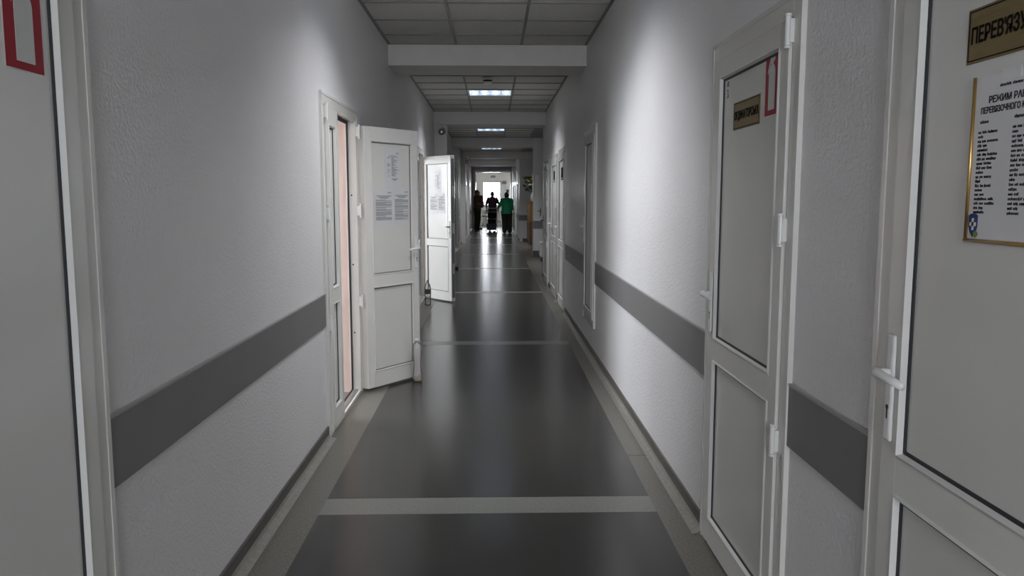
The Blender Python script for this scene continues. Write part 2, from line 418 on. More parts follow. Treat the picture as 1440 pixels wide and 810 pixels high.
def leaf(parent, w, h, panels, handle=None, hinge=None, yf=-.022, lev_s=1, both=False, hm='white_plastic', hz=1.03):
    """door leaf, x 0..w, corridor face at yf"""
    st, yb = .070, yf+.062
    lf = empty('leaf', parent=parent) if parent else empty('leaf')
    def fr(bm):
        bbox(bm, 0, st, yf, yb, 0, h, bev=.0025); bbox(bm, w-st, w, yf, yb, 0, h, bev=.0025)
        zs = [0] + [v for p in panels for v in p] + [h]
        for k in range(0, len(zs), 2): bbox(bm, st, w-st, yf, yb, zs[k], zs[k+1])
    mk('leaf_frame', fr, 'pvc', lf)
    for z0, z1 in panels:
        mk('bead', lambda bm: bead_ring(bm, st-.001, w-st+.001, z0-.001, z1+.001, .0125, yf, yf+.0145), 'pvc_bead', lf)
        mk('gasket', lambda bm: frame_ring(bm, st+.006, w-st-.006, z0+.006, z1-.006, .0105, yf+.0085, yf+.0130), 'gasket_grey' if both else 'rubber', lf)
        box('panel', 'pvc_panel', lf, st, w-st, yf+.0130, yf+.042, z0, z1)
        if both: mk('bead', lambda bm: [bbox(bm, st, w-st, yb-.012, yb, z0, z0+.015), bbox(bm, st, w-st, yb-.012, yb, z1-.015, z1)], 'pvc', lf)
    if handle is not None: lever(lf, handle, hz, lev_s, yf, hm)
    return lf
def hinges(parent, x, zs, yf=-.022):
    for z in zs:
        def hg(bm):
            tube(bm, [(x, yf-.008, z-.042), (x, yf-.008, z+.042)], .0085, 12); bbox(bm, x-.012, x+.012, yf-.006, yf+.012, z-.034, z+.034)
            tube(bm, [(x, yf-.008, z+.043), (x, yf-.008, z+.050)], .0095, 12); tube(bm, [(x, yf-.008, z-.050), (x, yf-.008, z-.043)], .0095, 12)
        mk('hinge', hg, 'white_plastic', parent, False)
def door_frame(root, w, h, bottom=False):
    def fr(bm):
        t = .058
        for x0, x1 in ((0, t), (w-t, w)): bbox(bm, x0, x1, -.013, .06, 0, h, bev=.003)
        bbox(bm, t, w-t, -.013, .06, h-t, h, bev=.003)
        if bottom: bbox(bm, t, w-t, -.013, .06, 0, t, bev=.003)
    mk('door_frame', fr, 'pvc', root)
    # dark rebate behind the joint between frame and leaf
    mk('rebate', lambda bm: frame_ring(bm, .05, w-.05, .002 if not bottom else .05, h-.05, .03, .042, .052), 'rubber', root)
    def lip(bm):
        bbox(bm, -.012, .006, -.016, .002, 0, h); bbox(bm, w-.006, w+.012, -.016, .002, 0, h); bbox(bm, -.012, w+.012, -.016, .002, h-.004, h+.012)
    mk('casing_lip', lip, 'pvc', root)
P2 = [(.125, .775), (.86, 1.84)]
def closed_door(n, side, a, b, z0, z1, label, panels, handle_end='far', hinge_on=True, hm='white_plastic', sill=True):
    w, h = b-a, z1-z0
    if side == 'R': r = empty('door_%d' % n, (XR if b < 20 else .885, b, z0), -PI/2); far_x = 0
    else: r = empty('door_%d' % n, (XL, a, z0), PI/2); far_x = w
    tag(r, label, 'door', kind='structure')
    bot = z0 > 0
    door_frame(r, w, h, bot)
    lw, lh = w-.124, h-.062-(.02 if not bot else .064)
    pn = [(p0, p1 if i < len(panels)-1 else lh-.068) for i, (p0, p1) in enumerate(panels)]
    far_handle = (handle_end == 'far')
    hx = .036 if (far_handle == (side == 'R')) else lw-.036
    sgn = 1 if hx < lw/2 else -1
    lf = leaf(r, lw, lh, pn, hx, lev_s=sgn, hm=hm, hz=.82 if bot else 1.03)
    lf.location = (.062, 0, .02 if not bot else .064)
    if hinge_on:
        hgx = w-.0595 if hx < lw/2 else .0595
        hinges(r, hgx, [h-.10, h*.66, h*.335], -.02)
    if sill and not bot: box('threshold', 'pvc', r, .058, w-.058, -.005, .06, 0, .018)
    return r
D = [None]*40
closed_door(1, 'L', *LD[0], 'white door with a red extinguisher sign, beside the long grey guard', [(.16, 1.9)], 'near', False)
closed_door(4, 'R', *RD[0], 'white door with brass plate and gold framed work schedule', [(.125, .765), (.85, 1.84)], 'far', True)
closed_door(5, 'R', *RD[1], 'white door with brass plate and red extinguisher sign side by side', [(.105, .765), (.85, 1.84)], 'far', True)
closed_door(6, 'R', *RD[2], 'tall narrow white hatch set above the floor in the plastered wall', [(.06, 1.62)], 'far', False)
closed_door(7, 'R', *RD[3], 'white door with small dark plate, next to the grey guard run', P2, 'far', True)
closed_door(8, 'R', *RD[4], 'white door with small dark plate, middle one of the row of three', P2, 'far', True)
closed_door(9, 'R', *RD[5], 'white door with black handle, last of the row before the recess', P2, 'far', True, hm='black_plastic')
for k, q in enumerate(LD[3:]):
    closed_door(10+k, 'L', *q, ['glossy white door between the first pilaster and the tall doors', 'tall glossy white door with mid rail, first of the tall pair', 'tall glossy white door with mid rail, beside the second pilaster', 'glossy white door just past the second pilaster', 'glossy white door before the third pilaster', 'glossy white door beside the person in beige'][k],
                [(.125, .775), (.86, 2.2)] if q[3] > 2.2 else P2, 'near', False)
for k, q in enumerate(RD2):
    closed_door(16+k, 'R', *q, ['glossy white door just past the flower stand', 'glossy white door behind the woman in green', 'glossy white door beside the end portal'][k], P2, 'far', False)

# open double doors: narrow fixed leaf + open leaf
def open_door(n, a, b, narrow, hinge_xy, ang, lw, label, lev_s, h=2.03):
    r = empty('door_%d' % n, (XL, a, 0), PI/2); tag(r, label, 'door', kind='structure')
    w = b-a
    door_frame(r, w, h)
    nl = empty('side_leaf', (.062, 0, .02), 0, r)
    def fr(bm):
        bbox(bm, 0, .075, -.022, .04, 0, h-.082, bev=.0025); bbox(bm, narrow-.075, narrow, -.022, .04, 0, h-.082, bev=.0025)
        for z0, z1 in ((0, .12), (.775, .86), (h-.185, h-.082)): bbox(bm, .075, narrow-.075, -.022, .04, z0, z1)
    mk('leaf_frame', fr, 'pvc', nl)
    for z0, z1 in ((.12, .775), (.86, h-.185)):
        mk('bead', lambda bm: bead_ring(bm, .074, narrow-.074, z0-.001, z1+.001, .017, -.022, -.002), 'pvc', nl)
        mk('gasket', lambda bm: frame_ring(bm, .085, narrow-.085, z0+.010, z1-.010, .011, -.008, -.0036), 'rubber', nl)
        box('panel', 'pvc_panel', nl, .075, narrow-.075, -.0035, .02, z0, z1)
    hinges(r, .0595, [h-.10, h*.66, h*.335], -.02)
    box('threshold', 'pvc', r, .058, w-.058, -.012, .06, 0, .022)
    box('threshold_strip', 'zinc', r, .058, w-.058, .005, .03, .022, .026)
    for z in (.45, .95, 1.45): mk('strike', lambda bm: tube(bm, [(w-.0575, .025, z), (w-.0600, .025, z)], .006, 10), 'black_plastic', r)
    hinges(r, w-.052, [h-.13, h*.66, h*.335], -.026)
    # open leaf, hinged at the far jamb; its corridor face looks down the corridor side
    lf = leaf(None, lw, h-.105, [(.115, .755), (.84, h-.205)], None, both=True)
    lf.parent = r
    lx, ly = hinge_xy[1]-a, -(hinge_xy[0]-XL)
    lf.location = (lx, ly, .02); lf.rotation_euler = (0, 0, ang-PI/2)
    lever(lf, lw-.036, 1.02, lev_s, -.022)
    def edge(bm):
        bbox(bm, lw, lw+.003, -.012, .034, .05, h-.15)
    mk('edge_seal', edge, 'gasket_grey', lf)
    for z in (.45, 1.0, 1.5): box('lock_plate', 'zinc', lf, lw+.003, lw+.005, -.004, .026, z-.07, z+.07)
    return r, lf
# leaf direction angles in world space (from +X)
d2, leaf2 = open_door(2, 4.62, 5.80, .36, (-.942, 5.772), math.atan2(.44, .315), .585, 'white double door standing wide open with three notices and a pink reveal', -1)
d3, leaf3 = open_door(3, 10.10, 11.33, .36, (-.960, 11.29), math.atan2(-.53, .415), .665, 'white double door half open with its bright leaf facing the light', -1, 2.09)

# ------------------------------------------------------------------ signs, plates, papers
def on_wall(name, side, y, z, off, label, cat, group=None):
    """thing on a door panel: origin at its left edge seen from the corridor"""
    r = empty(name, (XR-off, y, z), -PI/2) if side == 'R' else empty(name, (XL+off, y, z), PI/2)
    return tag(r, label, cat, group)
PANEL_OFF = .0091      # corridor face of a closed panel lies this far in front of the wall plane
def ext_sign(side, y, z, w, h, label):
    r = on_wall('extinguisher_sign', side, y, z, PANEL_OFF, label, 'sign')
    box('sign_border', 'sign_white', r, -.003, w+.003, -.0006, 0, -.003, h+.003)
    box('sign_plate', 'red_sign', r, 0, w, -.0014, -.0006, 0, h)
    def sym(bm):
        x0, x1 = w*.27, w*.76; zb, zs = h*.085, h*.66; c = (x0+x1)/2; q = (x1-x0)/2
        pts = [(x0, zb), (x1, zb), (x1, zs)]
        pts += [(c+q*math.cos(t)*1.0, zs+q*1.1*math.sin(t)) for t in [PI*k/12 for k in range(1, 5)]]
        pts += [(c+q*.34, h*.80), (c+q*.34, h*.835), (c+q*.9, h*.88), (c+q*.9, h*.925), (c+q*.2, h*.90), (c+q*.1, h*.935), (c-q*.5, h*.925)]
        pts += [(c-q*1.05, h*.80), (c-q*1.42, h*.685), (c-q*1.2, h*.67), (c-q*.72, h*.80), (c-q*.34, h*.845), (c-q*.34, h*.80)]
        pts += [(c+q*math.cos(t)*1.0, zs+q*1.1*math.sin(t)) for t in [PI*k/12 for k in range(8, 12)]] + [(x0, zs)]
        poly(bm, pts, -.0020, -.0014)
    mk('extinguisher_symbol', sym, 'sign_white', r)
    return r
ext_sign('L', 1.657, 1.696, .135, .198, 'red and white fire extinguisher sign at the panel corner beside the grey guard wall')
ext_sign('R', 2.610, 1.694, .116, .196, 'red and white fire extinguisher sign right beside a brass door plate')
def plate(side, y, z, w, h, txt, label, tw=.86):
    r = on_wall('door_plate', side, y, z, PANEL_OFF, label, 'sign')
    box('plate', 'brass_plate', r, 0, w, -.0025, 0, 0, h, bev=.0006)
    mk('border_line', lambda bm: frame_ring(bm, .004, w-.004, .004, h-.004, .0022, -.0030, -.0025), 'plate_ink', r)
    text_mesh('lettering', txt, h*.40, 'plate_ink', r, (w/2, -.003, h*.36), width=w*tw, bold=.0009)
    return r
plate('R', 1.498, 1.677, .30, .099, "ПЕРЕВ'ЯЗУВАЛЬНА", 'brass plate reading dressing room above a framed schedule', .92)
plate('R', 2.944, 1.677, .288, .099, 'ОРДИНАТОРСЬКА', 'brass plate reading staff room beside the red sign', .93)
for (y, lab) in ((10.35, 'small dark plate on the door next to the grey guard run'), (11.65, 'small dark plate on the middle door of the row of three')):
    r = on_wall('door_plate', 'R', y, 1.66, PANEL_OFF, lab, 'sign')
    box('plate', 'plate_ink', r, 0, .28, -.003, 0, 0, .16, bev=.0006); box('plate_face', 'brass_plate', r, .012, .268, -.0034, -.003, .012, .03)
# little handwritten marks on the staff room door
r = on_wall('pen_mark', 'R', 3.045, 1.80, PANEL_OFF, 'small black number marks at the panel corner of the brass-plated door', 'marking')
def marks(bm):
    frame_ring(bm, .006, .018, .048, .066, .003, -.0008, 0); bbox(bm, .026, .030, -.0008, 0, .050, .054); bbox(bm, .026, .030, -.0008, 0, .060, .064)
    poly(bm, [(.006, .030), (.014, .034), (.016, .028), (.010, .020), (.024, .012), (.026, .016), (.015, .021), (.021, .029), (.014, .038), (.006, .034)], -.0008, 0)
    poly(bm, [(.006, .004), (.016, .010), (.026, .006), (.026, .009), (.016, .014), (.006, .008)], -.0008, 0)
obj('ink_stroke', (lambda b: (marks(b), b)[1])(bmesh.new()), 'ink', r)

# gold framed work schedule (A4)
r = on_wall('framed_schedule', 'R', 1.463, 1.352, PANEL_OFF, 'gold framed paper work schedule with blue shield emblem', 'notice')
PW, PH = .21, .297
box('backing', 'paper', r, 0, PW, -.0015, 0, 0, PH)
def gfr(bm):
    tube(bm, [(0, -.004, -.002), (0, -.004, PH)], .0032, 10); tube(bm, [(PW, -.004, -.002), (PW, -.004, PH)], .0032, 10); tube(bm, [(-.003, -.004, 0), (PW+.003, -.004, 0)], .0036, 10)
mk('frame', gfr, 'gold', r, True)
text_mesh('heading', 'РЕЖИМ РАБОТИ', .0165, 'ink', r, (PW/2+.004, -.0017, .247), width=.135, bold=.0004)
text_mesh('heading', 'ПЕРЕВЯЗОЧНОГО КАБІНЕТУ', .0150, 'ink', r, (PW/2+.002, -.0017, .2295), width=.175, bold=.0004)
def scribble(x, z, words, h=.0040, seed=1):
    """a line of illegible small print: words of letter-sized ticks"""
    q = random.Random(seed)
    def ln(bm):
        xx = x
        for n in words:
            for k in range(n):
                hh = h*(1.35 if q.random() < .15 else 1.0); bbox(bm, xx, xx+.0020, -.0019, -.0015, z-(.0008 if q.random() < .1 else 0), z+hh)
                if q.random() < .75: bbox(bm, xx, xx+.0029, -.0019, -.0015, z+h*q.choice((.0, .35, .7)), z+h*q.choice((.0, .35, .7))+.0012)
                xx += .0031
            xx += .003
    return mk('schedule_line', ln, 'ink', r)
scribble(.070, .272, (10, 9), seed=4); scribble(.020, .212, (8,), .0044, 5); scribble(.115, .214, (9,), .0044, 6)
LN = [(3, 4, 9), (5,), (3, 4, 10), (4, 4), (10,), (4, 4, 9), (4, 3, 9), (6, 7), (4, 4, 5), (7,), (3, 3, 7), (5,), (4, 3, 6), (7,), (4, 4), (12, 5), (4, 4, 9), (4, 4), (10,)]
for i, wds in enumerate(LN): scribble(.016, .194-.0080*i, wds, seed=20+i); scribble(.112, .197-.0082*i, wds, seed=60+i)
def shield(bm):
    poly(bm, [(.004, .046), (.011, .049), (.018, .050), (.025, .049), (.031, .046), (.031, .026), (.027, .015), (.018, .006), (.009, .015), (.004, .026)], -.0022, -.0015)
mk('shield_emblem', shield, 'shield_blue', r)
mk('emblem_cross', lambda bm: [bbox(bm, .0150, .0205, -.0028, -.0022, .019, .041), bbox(bm, .0085, .027, -.0028, -.0022, .0265, .0335)], 'paper', r)
mk('emblem_leaf', lambda bm: poly(bm, [(.020, .012), (.026, .018), (.031, .017), (.035, .012), (.031, .007), (.027, .005), (.023, .008)], -.0030, -.0022), 'leaf_green', r)
box('tape', 'white_plastic', r, .075, .125, -.0022, -.0015, PH-.014, PH+.004)

# printed notices on the open leaves (leaf space: x along leaf, z up)
def notice(lf, x, z, w, h, label, style, group, flip=False):
    M = lf.matrix_world if False else None
    r = empty('paper_notice'); tag(r, label, 'notice', group)
    r.parent = None
    box('sheet', 'sheet_paper', r, 0, w, -.0008, 0, 0, h)
    rnd = random.Random(hash(style) % 97 + int(x*1000))
    def lines(bm):
        if style == 'list':
            z0 = h*.74
            bbox(bm, w*.30, w*.78, -.0013, -.0008, h*.775, h*.79); bbox(bm, w*.72, w*.9, -.0013, -.0008, h*.87, h*.88); bbox(bm, w*.72, w*.9, -.0013, -.0008, h*.84, h*.85)
            n = 24
            for k in range(n):
                zz = z0-k*h*.021
                bbox(bm, w*.42, w*(.5+rnd.random()*.42), -.0013, -.0008, zz, zz+h*.010)
                if rnd.random() < .45: bbox(bm, w*.18, w*.32, -.0013, -.0008, zz, zz+h*.010)
            for k in range(3): bbox(bm, w*(.4+.06*k), w*(.82-.06*k), -.0013, -.0008, h*(.19-.025*k), h*(.202-.025*k))
        else:
            bbox(bm, w*.70, w*.92, -.0013, -.0008, h*.90, h*.91); bbox(bm, w*.70, w*.9, -.0013, -.0008, h*.875, h*.885)
            for k in range(3): bbox(bm, w*(.1+.1*k), w*(.92-.1*k), -.0013, -.0008, h*(.80-.028*k), h*(.815-.028*k))
            zz = h*.70; 
            while zz > h*.16:
                for q in range(rnd.randint(2, 6)):
                    if zz < h*.16: break
                    bbox(bm, w*.08, w*(.92 if rnd.random() < .8 else .6), -.0013, -.0008, zz, zz+h*.010); zz -= h*.019
                zz -= h*.016
    mk('printed_lines', lines, 'ink_grey', r)
    return r
def put_on_leaf(nt, door, lf, x, z, rz=0.0):
    # rest on the leaf's upper panel
    Md = Matrix.Translation(door.location) @ Matrix.Rotation(door.rotation_euler.z, 4, 'Z')
    Ml = Matrix.Translation(lf.location) @ Matrix.Rotation(lf.rotation_euler.z, 4, 'Z')
    m_ = Md @ Ml @ Matrix.Translation((x, -.0091, z))
    nt.matrix_world = m_; nt.location = m_.to_translation(); nt.rotation_euler = m_.to_euler()
for (dr, lf, nm, ox) in ((d2, leaf2, 'wide open leaf by the bottle', 0.0), (d3, leaf3, 'bright half open leaf', .02)):
    n = notice(lf, .1, 1, .175, .285, 'tall printed list on the ' + nm, 'list', None); put_on_leaf(n, dr, lf, .225+ox, 1.50)
    n = notice(lf, .2, 1, .20, .285, 'printed notice with wide paragraphs on the ' + nm, 'par', None); put_on_leaf(n, dr, lf, .11+ox, 1.195)
    n = notice(lf, .31, 1, .18, .285, 'dense printed notice nearest the handle on the ' + nm, 'par', None); put_on_leaf(n, dr, lf, .315+ox, 1.20)

# ------------------------------------------------------------------ ceiling fittings
def ceiling_lamp(y, label):
    a, b = y-.2925, y+.2925
    x0, x1 = CX[1]+.006, CX[2]-.006
    r = empty('ceiling_lamp', ((x0+x1)/2, y, ZC)); tag(r, label, 'ceiling lamp', 'recessed ceiling lamps')
    hw, hd = (x1-x0)/2, .282
    def fr(bm):
        for q in ((-hw, hw, -hd, -hd+.022), (-hw, hw, hd-.022, hd), (-hw, -hw+.022, -hd+.022, hd-.022), (hw-.022, hw, -hd+.022, hd-.022)):
            bbox(bm, q[0], q[1], q[2], q[3], -.012, .004)
    mk('lamp_frame', fr, 'white_plastic', r)
    def tray(bm):
        bbox(bm, -hw+.01, hw-.01, -hd+.01, hd-.01, .075, .08)
        for q in ((-hw+.012, hw-.012, -hd+.012, -hd+.016), (-hw+.012, hw-.012, hd-.016, hd-.012), (-hw+.012, -hw+.016, -hd+.016, hd-.016), (hw-.016, hw-.012, -hd+.016, hd-.016)): bbox(bm, *q, .004, .075)
    mk('reflector_tray', tray, 'mirror', r)
    for k in range(4):
        xx = -hw+.08+k*(2*hw-.16)/3
        mk('tube', lambda bm: tube(bm, [(xx, -hd+.03, .045), (xx, hd-.03, .045)], .013, 10), 'tube_glow', r, True)
    for k in range(3):
        xx = -hw+.08+(k+.5)*(2*hw-.16)/3
        box('louvre_blade', 'mirror', r, xx-.004, xx+.004, -hd+.02, hd-.02, -.008, .03)
    for k in range(7):
        yy = -hd+.05+k*(2*hd-.10)/6
        box('cross_blade', 'mirror', r, -hw+.02, hw-.02, yy-.0012, yy+.0012, -.006, .022)
    l = bpy.data.lights.new('lamp_light', 'AREA'); l.shape = 'RECTANGLE'; l.size = 2*hw-.06; l.size_y = 2*hd-.06; l.energy = LAMP_W
    l.color = (.96, .975, 1.0); l.spread = math.radians(125)
    lo = bpy.data.objects.new('lamp_light', l); COL.objects.link(lo); lo.parent = r; lo.location = (0, 0, -.014)
    return r
LBL = ['recessed louvred ceiling lamp behind the nearest beam', 'recessed louvred ceiling lamp above the first open door', 'bright recessed louvred ceiling lamp by the smoke detector', 'recessed louvred ceiling lamp just past the first security camera', 'recessed louvred ceiling lamp beyond the bare pier', 'recessed louvred ceiling lamp beyond the far security camera']
for y, s in zip(LAMPS, LBL): ceiling_lamp(y, s)
r = empty('smoke_detector', (-.06, 9.78, ZC)); tag(r, 'small round smoke detector on the ceiling before the lamp', 'smoke detector')
mk('base', lambda bm: lathe(bm, [(.060, 0), (.065, -.010), (.065, -.030), (.055, -.034)]), 'white_plastic', r, True)
mk('sensing_head', lambda bm: lathe(bm, [(.055, -.034), (.052, -.050), (.050, -.052)]), 'black_plastic', r, True)
mk('cap', lambda bm: lathe(bm, [(.052, -.052), (.050, -.066), (.030, -.074), (.004, -.075)]), 'white_plastic', r, True)

def cctv(loc, label):
    r = empty('security_camera', loc); r.scale = (1.2, 1.2, 1.2); tag(r, label, 'security camera')
    mk('wall_base', lambda bm: lathe(bm, [(.045, .10), (.045, .125), (.03, .13)], 20), 'white_plastic', r, True)
    mk('arm', lambda bm: tube(bm, [(0, .02, .115), (0, .02, .06), (0, .0, .045)], .014, 12), 'white_plastic', r, True)
    mk('body', lambda bm: tube(bm, [(0, -.10, -.012), (0, -.085, -.01), (0, .10, .012), (0, .115, .014)], [.040, .046, .046, .036], 24), 'white_plastic', r, True)
    mk('sun_shield', lambda bm: tube(bm, [(0, -.115, -.008), (0, .08, .016)], .049, 24, False), 'white_plastic', r, True)
    mk('lens_ring', lambda bm: tube(bm, [(0, -.1015, -.0122), (0, -.106, -.0128)], .043, 24), 'black_plastic', r)
    mk('lens', lambda bm: tube(bm, [(0, -.106, -.0128), (0, -.109, -.0132)], [.016, .012], 16), 'steel', r)
    return r
cctv((-.845, 13.44, 2.535), 'white bullet security camera with black lens at the first pilaster under the beam')
cctv((-.80, 24.78, 2.545), 'white bullet security camera with black lens at the farther pilaster')

# ------------------------------------------------------------------ bottles
def bottle(loc, prof, label, mt, label_band=None, fill=None, fm='water', cap='white_plastic', litter=False):
    r = empty('plastic_bottle', loc); tag(r, label, 'bottle')
    mk('bottle_body', lambda bm: lathe(bm, prof, 24), mt, r, True)
    zt, rt = prof[-1][1], prof[-1][0]
    if cap: mk('cap', lambda bm: lathe(bm, [(rt+.002, zt-.012), (rt+.002, zt+.004), (rt, zt+.006)], 20), cap, r, True)
    if label_band: mk('label_band', lambda bm: lathe(bm, [(label_band[2], label_band[0]), (label_band[2], label_band[1])], 24, cap=False), label_band[3], r, True)
    if fill: mk('water', lambda bm: lathe(bm, fill, 24), fm, r, True)
    if litter:
        def lt(bm):
            rr = random.Random(3)
            for k in range(14):
                t, q = rr.random()*6.28, rr.random()*.024
                ellipsoid(bm, (q*math.cos(t), q*math.sin(t), .008+rr.random()*.018), (.009, .007, .006), 8, 5)
        mk('yellow_pieces', lt, 'petal', r, True)
    return r
bottle((-.595, 6.09, .0013), [(.030, .002), (.037, .006), (.039, .02), (.038, .06), (.034, .10), (.031, .14), (.033, .18), (.038, .205), (.0405, .22), (.0395, .232), (.0405, .24), (.041, .262), (.038, .285), (.027, .303), (.014, .315), (.0135, .335)],
       'clear narrow-waisted plastic bottle with yellow pieces at the foot of the open leaf', 'pet', cap='white_plastic', litter=True)
bottle((-.875, 10.52, .0002), [(.036, .002), (.043, .008), (.044, .03), (.044, .10), (.043, .12), (.044, .135), (.044, .235), (.042, .25), (.036, .275), (.022, .300), (.0145, .312), (.0145, .328)],
       'clear water bottle with dark label standing by the half open leaf', 'pet_blue', (.155, .215, .0448, 'ink_grey'), [(.034, .004), (.0415, .010), (.0425, .03), (.0425, .115), (.042, .12)], cap='ink_grey')
w = mk('door_wedge', lambda bm: [bbox(bm, -.80, -.70, 15.90, 16.0, .0013, .05, bev=.012)], 'black_plastic'); tag(w, 'small black wedge on the floor past the half open leaf', 'door stop')

# ------------------------------------------------------------------ far furniture: flower stand, wall boxes
r = empty('wooden_cabinet', (1.12, 24.0, 0)); tag(r, 'brown wooden two-part cabinet carrying a vase of flowers', 'cabinet')
mk('lower_body', lambda bm: [bbox(bm, .0, .46, 0, 1.7, .06, .70, bev=.004), bbox(bm, .02, .44, .02, 1.68, 0, .06)], 'wood_dark', r)
mk('upper_body', lambda bm: bbox(bm, .0, .46, 0, 1.7, .715, 1.30, bev=.004), 'wood', r)
box('top_board', 'wood', r, -.02, .47, -.02, 1.72, 1.30, 1.33, bev=.004); box('shelf_edge', 'wood_dark', r, -.008, .46, -.008, 1.708, .70, .715)
for k in range(3):
    for z0, z1 in ((.09, .68), (.74, 1.28)):
        d = box('door_panel', 'wood' if z0 > .5 else 'wood_dark', r, -.014, 0, .03+k*.55, .55+k*.55, z0, z1, bev=.003)
        mk('knob', lambda bm: ellipsoid(bm, (-.024, .50+k*.55, (z0+z1)/2), (.012, .012, .012), 10, 6), 'zinc', d, True)
r = empty('flower_vase', (1.22, 24.25, 1.33)); tag(r, 'pale vase of yellow and dark leafy flowers on the wooden cabinet', 'vase')
mk('vase', lambda bm: lathe(bm, [(.05, 0), (.055, .01), (.075, .08), (.07, .15), (.045, .22), (.05, .25)], 20), 'ceramic', r, True)
rr = random.Random(11)
def stems(bm):
    for k in range(16):
        t = rr.random()*6.28; q = .08+.17*rr.random(); z = .42+.36*rr.random()
        tube(bm, [(0, 0, .22), (q*.4*math.cos(t), q*.4*math.sin(t), .22+(z-.22)*.6), (q*math.cos(t), q*math.sin(t), z)], .006, 6)
mk('stems', stems, 'foliage', r)
for k in range(46):
    t = rr.random()*6.28; q = .04+.20*rr.random(); z = .28+.44*rr.random(); c = Vector((q*math.cos(t), q*math.sin(t), z)); a = rr.random()*6.28
    def lfm(bm):
        d = Vector((math.cos(a), math.sin(a), .5)).normalized(); s = d.cross(Vector((0, 0, 1))).normalized(); n = d.cross(s)
        p = [c, c+d*.06+s*.05+n*.006, c+d*.15+s*.03, c+d*.20, c+d*.15-s*.03, c+d*.06-s*.05+n*.006]
        va = [bm.verts.new(x) for x in p]; vb = [bm.verts.new(x+n*.003) for x in p]
        bm.faces.new(va); bm.faces.new(vb[::-1])
        for i in range(6): bm.faces.new((va[i], vb[i], vb[(i+1) % 6], va[(i+1) % 6]))
    mk('leaf', lfm, 'foliage', r)
for k, (x, y, z, mt) in enumerate([(-.10, -.05, .60, 'petal'), (.02, -.10, .66, 'petal'), (-.02, .06, .70, 'petal'), (.10, -.06, .58, 'petal'), (-.05, -.10, .50, 'petal_white'), (.06, -.12, .46, 'petal_white'), (-.17, -.02, .72, 'foliage'), (.13, .02, .72, 'foliage')]):
    def blo(bm):
        for i in range(7):
            t = 2*PI*i/7; ellipsoid(bm, (x+.05*math.cos(t), y+.05*math.sin(t), z), (.045, .045, .03), 8, 5)
        ellipsoid(bm, (x, y, z+.012), (.03, .03, .03), 8, 5)
    mk('blossom', blo, mt, r, True)
# service panel with handle on the pier face, box below
r = empty('door_19', (1.02, 19.298, .95)); tag(r, 'plain white service door with black handle on the bare pier', 'door', kind='structure')
box('panel', 'pvc_panel', r, .0, .38, -.012, 0, 0, 1.05, bev=.003)
mk('handle', lambda bm: [tube(bm, [(.14, -.012, .17), (.14, -.05, .17)], .01, 8), tube(bm, [(.14, -.05, .17), (.07, -.052, .165)], .009, 8), bbox(bm, .13, .15, -.018, -.012, .05, .24)], 'black_plastic', r)
r = empty('supply_box', (1.06, 17.6, 0)); tag(r, 'low white wheeled box standing in the recess before the pier', 'box')
box('box_body', 'pvc', r, 0, .33, 0, .5, .12, .42, bev=.006); box('lid', 'pvc', r, -.008, .338, -.008, .508, .42, .45, bev=.004)
for x in (.05, .28):
    for y in (.05, .45):
        wv = mk('wheel', lambda bm: tube(bm, [(x-.014, y, .05), (x+.014, y, .05)], .05, 16), 'black_plastic', r)
        box('fork', 'white_plastic', wv, x-.02, x-.015, y-.015, y+.015, .05, .12)
# end room things
r = empty('wall_board', (.60, 41.99, 1.30)); tag(r, 'white framed board with dark picture beside the end window', 'board')
box('board', 'paper', r, .02, .32, -.02, 0, .02, .73); mk('frame', lambda bm: frame_ring(bm, 0, .34, 0, .75, .025, -.028, 0), 'white_plastic', r); box('picture', 'ink', r, .11, .25, -.023, -.02, .42, .58)
r = empty('exit_sign', (-.10, 41.995, 2.50)); tag(r, 'small dark exit sign over the end window', 'sign')
box('sign_plate', 'guard_grey', r, 0, .24, -.03, 0, 0, .11, bev=.004); text_mesh('lettering', 'ВИХІД', .07, 'paper', r, (.12, -.031, .03), width=.17)
g = box('wall_shelf', 'guard_grey', None, .47, .72, 41.80, 41.999, 2.18, 2.30, bev=.006); tag(g, 'grey box mounted beside the top of the end window', 'box')
r = empty('radiator', (-.50, 41.93, .15)); tag(r, 'white ribbed radiator under the end window', 'radiator')
for k in range(9): box('rib', 'radiator', r, .02+k*.1, .10+k*.1, -.045, .045, .04, .66, bev=.012)
mk('pipe', lambda bm: [tube(bm, [(.0, 0, .09), (.94, 0, .09)], .015, 8), tube(bm, [(.0, 0, .60), (.94, 0, .60)], .015, 8), tube(bm, [(.0, 0, .09), (.0, 0, -.15)], .013, 8), tube(bm, [(.94, 0, .09), (.94, 0, -.15)], .013, 8)], 'radiator', r, True)
r = empty('stool', (-.40, 40.2, 0)); tag(r, 'small dark seated stool beyond the trolley in the end room', 'stool')
mk('seat', lambda bm: lathe(bm, [(.15, .50), (.17, .515), (.17, .55), (.15, .565)], 20), 'black_plastic', r, True)
for k in range(4):
    t = PI/4+k*PI/2; mk('leg', lambda bm: tube(bm, [(.11*math.cos(t), .11*math.sin(t), .50), (.18*math.cos(t), .18*math.sin(t), 0)], .012, 8), 'steel', r, True)

